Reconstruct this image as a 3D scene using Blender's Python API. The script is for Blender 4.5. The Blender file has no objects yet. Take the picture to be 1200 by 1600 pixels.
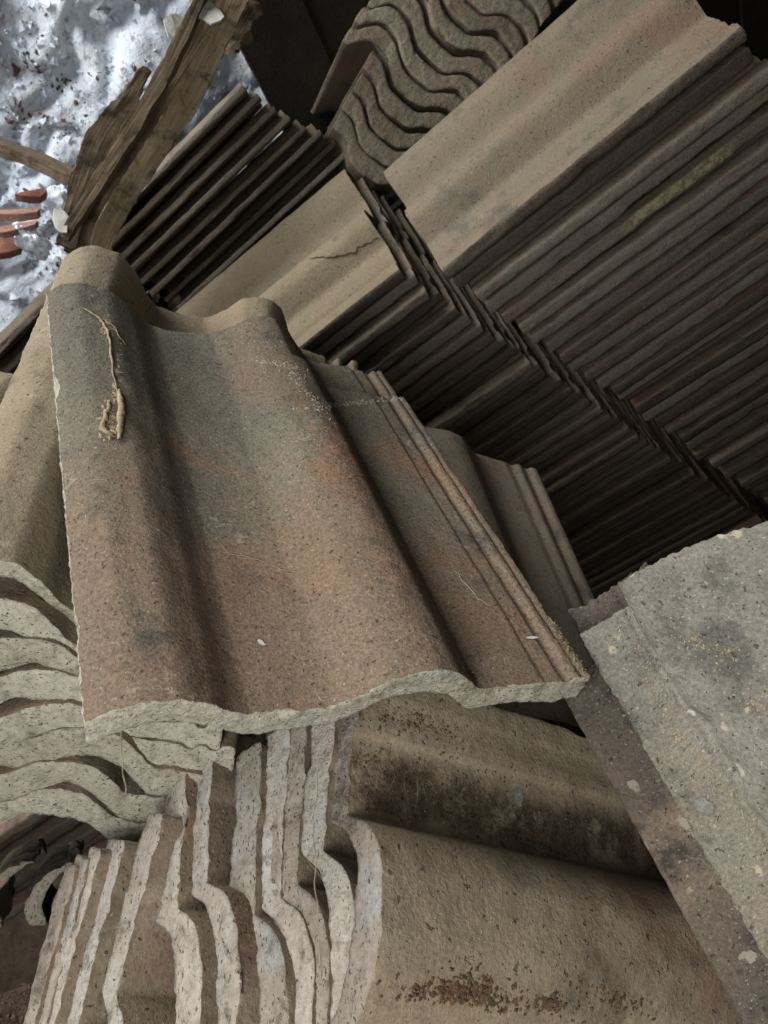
import bpy, math, random
import numpy as np
from mathutils import Vector, Matrix, noise

random.seed(7)
SC = bpy.context.scene
COL = SC.collection

# ------------------------------------------------------------------ camera
# Directions below are first written in the camera's own axes (x right, y down, z forward, metres)
# and then turned into world axes (Z up), the camera standing 1.6 m above the ground.
FPX, CX, CY = 1200.0, 600.0, 800.0
UP = np.array([-.40, -.58, -.71]); UP /= np.linalg.norm(UP)
FW = np.array([0, 0, 1.0]); HZ = FW - UP * (FW @ UP); HZ /= np.linalg.norm(HZ)
XR = np.cross(HZ, UP)
M3 = np.stack([XR, HZ, UP])               # world = M3 @ cam + (0,0,CAMH)
CAMH = 1.6
def W(c):
    return M3 @ np.asarray(c, float) + np.array([0, 0, CAMH])
def D(c):
    return M3 @ np.asarray(c, float)
def ray(px, py, z):
    return np.array([(px - CX) / FPX * z, (py - CY) / FPX * z, z])

cam = bpy.data.cameras.new('camera')
camo = bpy.data.objects.new('camera', cam); COL.objects.link(camo)
R = Matrix(((M3[0, 0], -M3[0, 1], -M3[0, 2]), (M3[1, 0], -M3[1, 1], -M3[1, 2]), (M3[2, 0], -M3[2, 1], -M3[2, 2])))
camo.matrix_world = Matrix.Translation((0, 0, CAMH)) @ R.to_4x4()
cam.sensor_fit = 'VERTICAL'; cam.sensor_height = 32; cam.sensor_width = 24; cam.lens = 24
cam.clip_start = .02; cam.clip_end = 60
cam.dof.use_dof = True; cam.dof.focus_distance = .58; cam.dof.aperture_fstop = 14
SC.camera = camo
SC.render.resolution_x, SC.render.resolution_y = 768, 1024

# ------------------------------------------------------------------ light
SC.view_settings.view_transform = 'Standard'
SC.view_settings.look = 'None'
SC.view_settings.exposure = .24
SC.view_settings.gamma = 1
SC.cycles.use_denoising = True
SC.cycles.max_bounces = 6
wd = bpy.data.worlds.new('World'); SC.world = wd; wd.use_nodes = True
bg = wd.node_tree.nodes['Background']
bg.inputs[0].default_value = (1, .97, .92, 1); bg.inputs[1].default_value = .045

def area(name, pos, target, sx, sy, energy, col):
    l = bpy.data.lights.new(name, 'AREA'); l.shape = 'RECTANGLE'; l.size = sx; l.size_y = sy
    l.energy = energy; l.color = col
    o = bpy.data.objects.new(name, l); COL.objects.link(o)
    p = Vector(W(pos)); t = Vector(W(target))
    o.location = p; o.rotation_euler = (t - p).to_track_quat('-Z', 'Y').to_euler()
    return o
# daylight from the open side of the shelter, behind and left of the viewer
area('open_side_daylight', (-.22, .25, -.30), (-.02, .14, .55), .55, .65, 8.6, (1, .97, .90))
# daylight from above the boards at the upper left
area('gap_daylight', (-1.28, -1.06, .36), (-.08, -.20, .88), 1.0, .8, 39, (1, .98, .94))

# ------------------------------------------------------------------ materials
class NT:
    def __init__(s, name):
        s.m = bpy.data.materials.new(name); s.m.use_nodes = True
        s.t = s.m.node_tree; s.b = s.t.nodes['Principled BSDF']
    def n(s, typ, ins=None, **kw):
        x = s.t.nodes.new(typ)
        for k, v in kw.items(): setattr(x, k, v)
        for k, v in (ins or {}).items():
            if isinstance(v, bpy.types.NodeSocket): s.t.links.new(v, x.inputs[k])
            else: x.inputs[k].default_value = v
        return x
    def noise(s, vec, scale, detail=4, rough=.6, dist=0):
        return s.n('ShaderNodeTexNoise', {'Vector': vec, 'Scale': scale, 'Detail': detail, 'Roughness': rough, 'Distortion': dist}).outputs['Fac']
    def ramp(s, fac, a, b, smooth=True):
        return s.n('ShaderNodeMapRange', {'Value': fac, 'From Min': a, 'From Max': b}, interpolation_type='SMOOTHSTEP' if smooth else 'LINEAR').outputs['Result']
    def math(s, op, a, b=0.0):
        return s.n('ShaderNodeMath', {0: a, 1: b}, operation=op).outputs[0]
    def mix(s, fac, a, b, mode='MIX'):
        x = s.n('ShaderNodeMix', data_type='RGBA', blend_type=mode)
        for i, v in ((0, fac), (6, a), (7, b)):
            if isinstance(v, bpy.types.NodeSocket): s.t.links.new(v, x.inputs[i])
            elif i == 0: x.inputs[i].default_value = v
            else: x.inputs[i].default_value = (*v, 1)
        return x.outputs[2]
    def out(s, col, rough, bump=None, bstr=.5, bdist=.001, spec=.25):
        s.t.links.new(col, s.b.inputs['Base Color'])
        if isinstance(rough, bpy.types.NodeSocket): s.t.links.new(rough, s.b.inputs['Roughness'])
        else: s.b.inputs['Roughness'].default_value = rough
        s.b.inputs['Specular IOR Level'].default_value = spec
        if bump is not None:
            bn = s.n('ShaderNodeBump', {'Height': bump, 'Strength': bstr, 'Distance': bdist})
            s.t.links.new(bn.outputs[0], s.b.inputs['Normal'])
        return s.m

def tvec(t):
    a = t.n('ShaderNodeAttribute', attribute_name='tp').outputs['Vector']
    r = t.n('ShaderNodeObjectInfo').outputs['Random']
    off = t.n('ShaderNodeCombineXYZ', {0: t.math('MULTIPLY', r, 7.3), 1: t.math('MULTIPLY', r, 3.1), 2: t.math('MULTIPLY', r, 11.7)}).outputs[0]
    return t.n('ShaderNodeVectorMath', {0: a, 1: off}, operation='ADD').outputs[0], a, r

def skin(name, base, alt, red, dark, dirt_shade=None, worn=None, redamt=(.5, .68), darkamt=(.52, .7), dust=.0, lichen=0, vary=.25, grain=.3):
    """weathered face of a concrete tile"""
    t = NT(name); v, a, r = tvec(t)
    c = t.mix(t.ramp(t.noise(v, 9, 5), .35, .65), base, alt)
    c = t.mix(t.ramp(t.noise(v, 6.5, 4, .55, .6), *redamt), c, red)
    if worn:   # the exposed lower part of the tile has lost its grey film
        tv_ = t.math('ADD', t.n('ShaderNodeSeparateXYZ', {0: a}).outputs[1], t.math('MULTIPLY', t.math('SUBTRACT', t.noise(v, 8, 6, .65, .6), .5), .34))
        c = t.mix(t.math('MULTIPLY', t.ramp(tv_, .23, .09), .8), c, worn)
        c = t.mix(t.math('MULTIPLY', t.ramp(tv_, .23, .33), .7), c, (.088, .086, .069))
    n3 = t.noise(v, 17, 6, .65)
    c = t.mix(t.ramp(n3, *darkamt), c, dark)
    # streaks along the tile
    st = t.n('ShaderNodeMapping', {'Vector': v, 'Scale': (60, 5, 60)}).outputs[0]
    c = t.mix(t.math('MULTIPLY', t.ramp(t.noise(st, 1, 3), .5, .75), .35), c, alt)
    if dust: c = t.mix(t.math('MULTIPLY', t.ramp(t.noise(v, 13, 5, .7, .4), .48, .75), dust), c, (.36, .32, .25))
    if dirt_shade:   # soil and painted shade in the hollows of the tile: (u from, u to) bands with ragged borders
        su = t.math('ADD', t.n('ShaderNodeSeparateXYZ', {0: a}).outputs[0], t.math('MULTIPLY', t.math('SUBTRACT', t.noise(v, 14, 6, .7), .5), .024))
        for d0, d1 in dirt_shade:
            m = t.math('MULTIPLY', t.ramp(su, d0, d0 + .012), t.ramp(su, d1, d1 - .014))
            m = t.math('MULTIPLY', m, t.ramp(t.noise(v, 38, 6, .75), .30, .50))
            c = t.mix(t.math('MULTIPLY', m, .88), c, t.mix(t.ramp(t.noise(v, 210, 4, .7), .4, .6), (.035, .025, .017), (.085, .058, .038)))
    fine = t.noise(v, 420, 3, .7)
    mid = t.noise(v, 120, 4, .7)
    g = t.math('ADD', t.math('MULTIPLY', t.ramp(fine, .25, .75, False), grain * 2), 1 - grain)
    c = t.mix(1.0, c, t.n('ShaderNodeCombineColor', {0: g, 1: g, 2: g}).outputs[0], 'MULTIPLY')
    spk = t.math('MULTIPLY', t.ramp(t.noise(v, 520, 1.5, .5), .665, .72), .6)
    c = t.mix(spk, c, (.42, .37, .29))
    pit = t.ramp(t.noise(v, 260, 2, .6), .345, .28)
    c = t.mix(t.math('MULTIPLY', pit, .65), c, (.028, .024, .018))
    sp2 = t.math('MULTIPLY', t.ramp(t.noise(v, 75, 4, .65), .635, .67), .5)
    c = t.mix(sp2, c, dark)
    scv = t.n('ShaderNodeMapping', {'Vector': v, 'Rotation': (0, 0, .6), 'Scale': (22, 60, 30)}).outputs[0]
    scr = t.math('ABSOLUTE', t.math('SUBTRACT', t.noise(scv, 1, 2, .5, .3), .5))
    scr = t.math('MULTIPLY', t.ramp(scr, .009, .002), t.ramp(t.noise(v, 16, 3), .52, .62))
    c = t.mix(t.math('MULTIPLY', scr, .35), c, (.34, .30, .24))
    if lichen:
        dv = t.n('ShaderNodeVectorMath', {0: v, 1: t.n('ShaderNodeVectorMath', {0: t.n('ShaderNodeTexNoise', {'Vector': v, 'Scale': 160.0, 'Detail': 3.0}).outputs['Color'], 3: .010}, operation='SCALE').outputs[0]}, operation='ADD').outputs[0]
        big = t.noise(dv, 48, 2, .5); hue = t.noise(v, 21, 1, .5)
        lm = t.math('MULTIPLY', t.ramp(big, .66, .69), lichen * 1.4)
        lc = t.mix(t.ramp(hue, .42, .58), (.46, .49, .46), (.42, .35, .25))
        c = t.mix(lm, c, lc)
        c = t.mix(t.math('MULTIPLY', t.ramp(t.noise(v, 380, 1, .5), .69, .74), lichen * .8), c, (.5, .49, .43))
    k = t.math('ADD', t.math('MULTIPLY', r, vary * 2), 1 - vary)
    c = t.mix(1.0, c, t.n('ShaderNodeCombineColor', {0: k, 1: k, 2: k}).outputs[0], 'MULTIPLY')
    h = t.math('ADD', t.math('MULTIPLY', fine, .45), t.math('MULTIPLY', mid, .8))
    h = t.math('SUBTRACT', h, t.math('MULTIPLY', pit, .7))
    h = t.math('ADD', h, t.math('MULTIPLY', spk, .5))
    return t.out(c, .93, h, .9, .0020, .2)

def core(name, base, pink, grey, vary=.2, dirt_shade=.35, yellow=False):
    """raw broken or moulded edge of a tile: paler, pitted"""
    t = NT(name); v, a, r = tvec(t)
    c = t.mix(t.ramp(t.noise(v, 7, 3), .35, .65), base, pink)
    c = t.mix(t.ramp(t.noise(v, 22, 4), .5, .7), c, grey)
    sepr = t.ramp(r, .2, .8)
    c = t.mix(t.math('MULTIPLY', sepr, .35), c, grey)
    st = t.noise(v, 240, 4, .75); md = t.noise(v, 85, 5, .7)
    g = t.math('ADD', t.math('MULTIPLY', t.ramp(st, .25, .75, False), .5), .72)
    c = t.mix(1.0, c, t.n('ShaderNodeCombineColor', {0: g, 1: g, 2: g}).outputs[0], 'MULTIPLY')
    pit = t.ramp(t.noise(t.n('ShaderNodeMapping', {'Vector': v, 'Scale': (.8, 1.3, 1.5)}).outputs[0], 430, 2.5, .65), .375, .30)
    c = t.mix(t.math('MULTIPLY', pit, .78), c, (.055, .047, .036))
    c = t.mix(t.math('MULTIPLY', t.ramp(t.noise(v, 34, 6, .72, .5), .47, .68), .55), c, (.15, .125, .092))
    c = t.mix(t.math('MULTIPLY', t.ramp(md, .52, .72), dirt_shade), c, (.07, .06, .04))
    if yellow:
        s = t.n('ShaderNodeSeparateXYZ', {0: a})
        m = t.math('MULTIPLY', t.ramp(s.outputs[1], .17, .21), t.ramp(s.outputs[1], .345, .32))
        m = t.math('MULTIPLY', m, t.ramp(t.noise(v, 110, 5, .75), .42, .56))
        c = t.mix(m, c, t.mix(t.ramp(st, .4, .6), (.30, .265, .13), (.34, .32, .22)))
    k = t.math('ADD', t.math('MULTIPLY', r, vary * 2), 1 - vary)
    c = t.mix(1.0, c, t.n('ShaderNodeCombineColor', {0: k, 1: k, 2: k}).outputs[0], 'MULTIPLY')
    h = t.math('SUBTRACT', t.math('ADD', t.math('MULTIPLY', st, .5), md), pit)
    return t.out(c, .95, h, 1.0, .0040, .15)

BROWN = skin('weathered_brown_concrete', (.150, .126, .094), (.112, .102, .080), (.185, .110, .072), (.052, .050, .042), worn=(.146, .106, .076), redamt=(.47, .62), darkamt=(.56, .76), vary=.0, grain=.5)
OLIVE = skin('olive_dusty_concrete', (.205, .170, .118), (.170, .143, .100), (.200, .145, .100), (.095, .078, .054), redamt=(.55, .8), darkamt=(.58, .78), vary=.05, grain=.25)
DARKT = skin('stored_tile_concrete', (.165, .135, .102), (.135, .118, .092), (.175, .115, .085), (.075, .066, .054), vary=.2, grain=.25)
PINKD = skin('dusty_red_brown_concrete', (.150, .116, .086), (.185, .150, .106), (.155, .100, .074), (.080, .064, .050), dust=.4, vary=.08, grain=.25)
GREY = skin('lichen_grey_concrete', (.150, .146, .128), (.180, .174, .150), (.18, .160, .130), (.078, .076, .068), redamt=(.48, .72), darkamt=(.47, .68), lichen=.45, vary=.0, grain=.42)
MAUVE = skin('dark_mauve_concrete', (.125, .102, .082), (.080, .068, .057), (.20, .155, .115), (.038, .034, .031), redamt=(.5, .66), darkamt=(.48, .64), lichen=.3, vary=.0, grain=.4)
PALEC = core('pale_concrete_core', (.40, .380, .305), (.345, .315, .258), (.31, .312, .268), .18, .65)
PINKC = core('pinkish_concrete_core', (.33, .305, .258), (.285, .242, .208), (.31, .308, .295), .26, .75)
DIMC = core('weathered_tile_edge', (.150, .132, .106), (.140, .104, .082), (.160, .156, .138), .45, .5)
YELC = core('yellow_lichened_tile_edge', (.185, .150, .115), (.17, .115, .09), (.165, .15, .13), .1, .45, yellow=True)
GREYC = core('grey_concrete_core', (.26, .245, .205), (.24, .21, .17), (.22, .22, .2), .06, .45)

def simple(name, c1, c2, scale, rough=.9, bump=.002, c3=None, stretch=(1, 1, 1), emis=None):
    t = NT(name)
    o = t.n('ShaderNodeTexCoord').outputs['Object']
    v = t.n('ShaderNodeMapping', {'Vector': o, 'Scale': stretch}).outputs[0]
    n1 = t.noise(v, scale, 6, .65); n2 = t.noise(v, scale * 9, 4, .7)
    c = t.mix(t.ramp(n1, .35, .65), c1, c2)
    if c3: c = t.mix(t.ramp(n2, .52, .66), c, c3)
    return t.out(c, rough, t.math('ADD', n1, t.math('MULTIPLY', n2, .6)), .8, bump, .2)

M_SOIL = simple('dark_crumbly_soil', (.060, .042, .030), (.105, .076, .054), 30, c3=(.035, .026, .02), bump=.006)
def rubble_mat():
    t = NT('whitewashed_rubble'); v = t.n('ShaderNodeTexCoord').outputs['Object']
    n1 = t.noise(v, 5, 7, .68, .5); n2 = t.noise(v, 13, 6, .7, .8); n3 = t.noise(v, 45, 5, .72); n4 = t.noise(v, 3.2, 5, .6)
    c = t.mix(t.ramp(n1, .38, .6), (.78, .86, .97), (.58, .66, .78))
    c = t.mix(t.math('MULTIPLY', t.ramp(n4, .56, .70), .6), c, (.50, .48, .46))
    c = t.mix(t.math('MULTIPLY', t.ramp(n2, .56, .68), .75), c, (.16, .13, .11))
    c = t.mix(t.math('MULTIPLY', t.ramp(n3, .57, .68), .7), c, (.10, .085, .07))
    c = t.mix(t.math('MULTIPLY', t.ramp(n3, .40, .32), .6), c, (.86, .90, .94))
    return t.out(c, .95, t.math('ADD', n2, n3), .8, .008, .1)
M_WALL = rubble_mat()
M_CRUMB = simple('rotted_crumbs', (.055, .036, .022), (.12, .072, .040), 160, c3=(.20, .14, .08), bump=.001)
M_STRAW = simple('pale_straw', (.36, .30, .20), (.22, .175, .115), 220, c3=(.12, .09, .06), bump=.001)
M_WEB = simple('dusty_cobweb', (.27, .24, .195), (.19, .17, .135), 120, bump=.0004)
M_TERRA = simple('red_fired_clay', (.20, .085, .058), (.13, .06, .045), 40, c3=(.26, .15, .12))
M_PINKS = simple('pale_red_clay', (.32, .18, .15), (.22, .12, .10), 50, c3=(.12, .08, .07))
def timber(name, c1, c2, c3):
    t = NT(name); v, a, r = tvec(t)
    m = t.n('ShaderNodeMapping', {'Vector': v, 'Scale': (260, 9, 260)}).outputs[0]
    n1 = t.noise(m, 1, 5, .65, .4); n2 = t.noise(v, 24, 5, .7, .5); n3 = t.noise(v, 130, 4, .7)
    c = t.mix(t.ramp(n1, .3, .7), c1, c2); c = t.mix(t.math('MULTIPLY', t.ramp(n2, .52, .68), .8), c, c3)
    c = t.mix(t.math('MULTIPLY', t.ramp(n3, .58, .7), .7), c, c3)
    return t.out(c, .9, t.math('ADD', n1, n2), .9, .003, .15)
M_WOOD = timber('pale_rotten_wood', (.26, .21, .135), (.16, .128, .082), (.05, .037, .025))
M_WOODD = timber('dark_rotten_wood', (.075, .055, .036), (.12, .090, .058), (.025, .018, .013))
M_WOODB = timber('brown_weathered_wood', (.130, .100, .070), (.075, .058, .040), (.026, .020, .015))
M_SHEET = simple('pale_plastic_sheet', (.36, .37, .36), (.24, .24, .21), 40, c3=(.3, .28, .22), rough=.5)
M_MOSS = simple('dry_moss', (.16, .125, .075), (.09, .075, .045), 60, c3=(.24, .19, .13))
M_WHITE = simple('white_flake', (.52, .50, .45), (.40, .38, .34), 200)
M_SPOT = simple('grey_crust', (.26, .27, .25), (.19, .19, .17), 160, c3=(.12, .11, .09))

# ------------------------------------------------------------------ mesh helpers
def link(o, parent=None):
    COL.objects.link(o)
    if parent: o.parent = parent
    return o
def tag(o, label, cat, group=None, kind=None):
    if label: o['label'] = label
    if cat: o['category'] = cat
    if group: o['group'] = group
    o['kind'] = kind or 'thing'
    return o

def smooth_poly(pts, x):
    """monotone-ish cubic through profile points"""
    xs = np.array([p[0] for p in pts]); ys = np.array([p[1] for p in pts])
    d = np.diff(ys) / np.diff(xs)
    m = np.zeros_like(ys); m[1:-1] = np.where(d[:-1] * d[1:] > 0, 2 * d[:-1] * d[1:] / (d[:-1] + d[1:] + 1e-12), 0)
    m[0], m[-1] = d[0], d[-1]
    i = np.clip(np.searchsorted(xs, x) - 1, 0, len(xs) - 2)
    h = xs[i + 1] - xs[i]; t = (x - xs[i]) / h
    return (2 * t**3 - 3 * t**2 + 1) * ys[i] + (t**3 - 2 * t**2 + t) * h * m[i] + (-2 * t**3 + 3 * t**2) * ys[i + 1] + (t**3 - t**2) * h * m[i + 1]

TW, TL = .335, .42
HGT = 1.0
PROF = [(0, .013), (.012, .021), (.032, .027), (.052, .0265), (.074, .017), (.090, .0045), (.100, .0006), (.125, 0), (.150, .0015), (.168, .010),
        (.190, .024), (.212, .028), (.228, .0245), (.243, .011), (.2535, .0005), (.262, 0), (.293, .0), (.298, -.0028), (.303, -.0028), (.307, .0015), (.3125, .0015), (.316, -.003), (.321, -.003), (.325, .003), (.331, .003), (.335, .001)]
FLATP = [(0, -.004), (.1, -.002), (.2, 0), (.28, 0), (.29, .0012), (.31, .0012), (.335, 0)]
RIDGE = [(0, -.060), (.05, .005), (.09, .038), (.13, .054), (.17, .057), (.21, .049), (.25, .033), (.278, .0175), (.288, .0105), (.2925, .0055), (.2945, -.0005), (.297, -.0015), (.301, 0), (.315, 0), (.335, -.001)]

def f1(x, y=0., z=0.):
    return noise.noise((x, y, z))

def tile_mesh(name, mats, prof=PROF, th=.016, W_=TW, L_=TL, nu=60, nv=14, nk=3, rough=.0008, chip=.003, seed=0, corners=None, urange=None,
              step=None, bow=.0, thv=1.0, endfn=None, edgefn=None):
    """closed shell of a profiled tile: (u,v) grid on both faces, ends and sides between them. Attribute tp = (u,v,w)."""
    u0, u1 = urange or (0, W_)
    us = np.linspace(u0, u1, nu + 1)
    # pull profile break points onto the grid
    for px_, _ in prof:
        if u0 <= px_ <= u1:
            j = int(np.argmin(abs(us - px_)))
            if 0 < j < nu: us[j] = px_
    us = np.sort(us)
    e = .0012
    vs = np.concatenate([[0, e], np.linspace(e * 3, L_ - e * 3, nv - 3), [L_ - e, L_]])
    nv = len(vs) - 1
    top = smooth_poly(prof, us)
    idx = -np.ones((nu + 1, nv + 1, nk + 1), int)
    co = []; tp = []
    for i in range(nu + 1):
        for j in range(nv + 1):
            for k in range(nk + 1):
                if 0 < i < nu and 0 < j < nv and 0 < k < nk: continue
                u, v, w = us[i], vs[j], top[i]
                kk = k / nk
                if step and u > step[0]:
                    s = min(1, max(0, (v - step[1]) / .0026)); w -= step[2] * s * min(1, (u - step[0]) / .02)
                w -= th * kk * (1 + .22 * f1(us[i] * 26, seed * 5.1, (0 if j < nv / 2 else 4)) * thv)
                # rounded arrises
                if j in (0, nv) and k in (0, nk): v += e * .6 * (1 if j == 0 else -1); 
                if i in (0, nu) and k in (0, nk): u += e * .6 * (1 if i == 0 else -1)
                p = (u * 1.0 + seed * 3.7, v + seed * 1.3, w + seed)
                de = min(vs[j], L_ - vs[j]); ds = min(us[i] - u0, u1 - us[i])
                we = math.exp(-de / .004); ws = math.exp(-ds / .004)
                if we > .02:
                    a = f1(p[0] * 110, p[1] * 110, p[2] * 110) * .4 + f1(p[0] * 290, p[1] * 290, p[2] * 290) * .5
                    c = max(0, f1(u * 22 + seed, seed * 2.1 + (3 if v > .2 else 0), kk * 1.5) - .28) * 2.2
                    v += (1 if vs[j] < .2 * L_ / .42 else -1) * we * chip * (a * .5 + c)
                    w += we * chip * .25 * f1(p[0] * 140, p[1] * 140 + 9, p[2] * 140)
                if ws > .02:
                    a = f1(p[0] * 110, p[1] * 110 + 5, p[2] * 110) * .4 + f1(p[1] * 260, p[0] * 260, p[2] * 260) * .5
                    c = max(0, f1(v * 22 + seed, seed * 1.7 + (3 if u > .15 else 0), kk * 1.5) - .28) * 2.2
                    u += (1 if us[i] < (u0 + u1) / 2 else -1) * ws * chip * (a * .5 + c)
                w += rough * (f1(p[0] * 26, p[1] * 26, 1 + seed) * 1.2 + f1(p[0] * 75, p[1] * 75, 2 + seed) * .6) + bow * math.sin(math.pi * vs[j] / L_)
                if endfn: u, v, w = endfn(u, v, w)
                idx[i, j, k] = len(co); co.append((u, v, w)); tp.append((us[i], vs[j], top[i] - th * kk))
    F = []; MI = []
    def q(a, b, c, d, m): F.append((int(a), int(b), int(c), int(d))); MI.append(m)
    for i in range(nu):
        for j in range(nv):
            q(idx[i, j, 0], idx[i + 1, j, 0], idx[i + 1, j + 1, 0], idx[i, j + 1, 0], 0)
            q(idx[i, j, nk], idx[i, j + 1, nk], idx[i + 1, j + 1, nk], idx[i + 1, j, nk], 0)
    for i in range(nu):
        for k in range(nk):
            q(idx[i, 0, k], idx[i, 0, k + 1], idx[i + 1, 0, k + 1], idx[i + 1, 0, k], 1)
            q(idx[i, nv, k], idx[i + 1, nv, k], idx[i + 1, nv, k + 1], idx[i, nv, k + 1], 1)
    for j in range(nv):
        for k in range(nk):
            q(idx[0, j, k], idx[0, j + 1, k], idx[0, j + 1, k + 1], idx[0, j, k + 1], 1)
            q(idx[nu, j, k], idx[nu, j, k + 1], idx[nu, j + 1, k + 1], idx[nu, j + 1, k], 1)
    co = np.array(co)
    if corners is not None:
        P00, P10, P01, P11 = [np.asarray(c, float) for c in corners]
        s = (co[:, 0:1] - 0) / W_; t = co[:, 1:2] / L_
        base = P00 * (1 - s) * (1 - t) + P10 * s * (1 - t) + P01 * (1 - s) * t + P11 * s * t
        nrm = np.cross((P10 - P00) + (P11 - P01), (P01 - P00) + (P11 - P10)); nrm /= np.linalg.norm(nrm)
        co = base + nrm * co[:, 2:3] - P00
    me = bpy.data.meshes.new(name); me.from_pydata([tuple(c) for c in co], [], F)
    me.polygons.foreach_set('material_index', MI); me.polygons.foreach_set('use_smooth', [True] * len(F))
    at = me.attributes.new('tp', 'FLOAT_VECTOR', 'POINT'); at.data.foreach_set('vector', np.array(tp, dtype=np.float32).ravel())
    for m in mats: me.materials.append(m)
    me.update()
    return me

def frame_obj(name, me, org, u, v, w):
    """object whose local u,v,w axes are given in camera axes, org is its local origin in camera axes"""
    u = np.asarray(u, float); v = np.asarray(v, float)
    u = u / np.linalg.norm(u); v = v - u * (u @ v); v /= np.linalg.norm(v); w = np.cross(u, v)
    Rm = M3 @ np.stack([u, v, w], 1); o = W(org)
    ob = bpy.data.objects.new(name, me)
    m = Matrix([[*Rm[r], o[r]] for r in range(3)] + [[0, 0, 0, 1]])
    ob.matrix_world = m
    return link(ob)

def rotv(x, axis, ang):
    axis = np.asarray(axis, float); axis = axis / np.linalg.norm(axis); x = np.asarray(x, float)
    return x * math.cos(ang) + np.cross(axis, x) * math.sin(ang) + axis * (axis @ x) * (1 - math.cos(ang))

_o = ['first', 'second', 'third', 'fourth', 'fifth', 'sixth', 'seventh', 'eighth', 'ninth', 'tenth', 'eleventh', 'twelfth', 'thirteenth', 'fourteenth', 'fifteenth', 'sixteenth', 'seventeenth', 'eighteenth', 'nineteenth']
ORD = ['top'] + _o[1:] + [q for t_, f_ in (('twenty', 'twentieth'), ('thirty', 'thirtieth'), ('forty', 'fortieth')) for q in [f_] + [t_ + '-' + x for x in _o[:9]]]

# ------------------------------------------------------------------ the ground and the wall behind
def grid_mesh(name, nx, ny, fn, mat, smooth=True):
    V = [fn(i / nx, j / ny) for j in range(ny + 1) for i in range(nx + 1)]
    F = [(j * (nx + 1) + i, j * (nx + 1) + i + 1, (j + 1) * (nx + 1) + i + 1, (j + 1) * (nx + 1) + i) for j in range(ny) for i in range(nx)]
    me = bpy.data.meshes.new(name); me.from_pydata(V, [], F); me.materials.append(mat)
    me.polygons.foreach_set('use_smooth', [smooth] * len(F)); me.update()
    return me
def gfn(s, t):
    x, y = -2.5 + 5 * s, -2.0 + 5 * t
    return (x, y, -.03 + .03 * noise.fractal((x * 5, y * 5, 0), .8, 2, 4))
g = link(bpy.data.objects.new('ground', grid_mesh('ground', 120, 120, gfn, M_SOIL))); g['kind'] = 'structure'

DW = 1.95
def wfn(s, t):
    x, z = -2.4 + 4.8 * s, -.2 + 3.2 * t
    d = .042 * noise.fractal((x * 4.5, 3.1, z * 4.5), .8, 2.1, 6) + .028 * abs(noise.fractal((x * 12, 8.1, z * 12), .9, 2.1, 4))
    c = noise.voronoi((x * 4.3 + .5 * noise.noise((x * 6, 2, z * 6)), 1.7, z * 5.5 + .5 * noise.noise((x * 6, 5, z * 6))))[0]
    d -= .05 * max(0, .12 - (c[1] - c[0])) / .12
    return (x + .02 * noise.noise((x * 9, 0, z * 9)), DW - d, z)
wl = link(bpy.data.objects.new('rubble_wall', grid_mesh('rubble_wall', 330, 220, wfn, M_WALL)))
tag(wl, 'whitewashed rough rubble wall behind the boards, sunlit at the upper left', 'wall')

M_SHADE = simple('shade_black_boards', (.010, .008, .0065), (.016, .013, .010), 18, c3=(.006, .005, .004), bump=.003)  # near-black colour for the added partition, painting the deep shade behind the piles
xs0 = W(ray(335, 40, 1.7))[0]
part = link(bpy.data.objects.new('shade_partition', None)); part.location = (xs0, 1.78, 0)
tag(part, 'added near-black boards standing in for the deep shade behind the piles', 'partition')
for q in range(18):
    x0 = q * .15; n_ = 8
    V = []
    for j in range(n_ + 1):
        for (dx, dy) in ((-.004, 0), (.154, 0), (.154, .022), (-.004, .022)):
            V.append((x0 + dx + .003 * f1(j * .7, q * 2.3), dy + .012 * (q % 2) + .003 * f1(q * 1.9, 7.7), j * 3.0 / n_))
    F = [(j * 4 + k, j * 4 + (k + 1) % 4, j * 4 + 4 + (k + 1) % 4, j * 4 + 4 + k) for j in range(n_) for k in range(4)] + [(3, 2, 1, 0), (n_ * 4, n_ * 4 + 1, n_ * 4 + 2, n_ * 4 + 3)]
    me = bpy.data.meshes.new('board'); me.from_pydata(V, [], F); me.materials.append(M_SHADE); me.update()
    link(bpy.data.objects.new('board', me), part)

# ------------------------------------------------------------------ piles of flat-stacked tiles
V1 = np.array([.783, -.543, -.308]); U1 = np.array([.16, .64, -.75])
PROFP = [p for p in PROF if p[0] < .295] + [(.300, -.003), (.306, -.003), (.312, .0015), (.335, .0015)]
variants = [tile_mesh('pile_tile', [DARKT, DIMC], prof=PROFP, th=.0172, nu=64, nv=60, nk=4, seed=s, chip=.0045, rough=.0012, bow=random.uniform(-.002, .002)) for s in range(1, 7)]
lich = tile_mesh('pile_tile_lichen', [DARKT, YELC], prof=PROFP, th=.0172, nu=64, nv=60, nk=4, seed=11, chip=.004)

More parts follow.
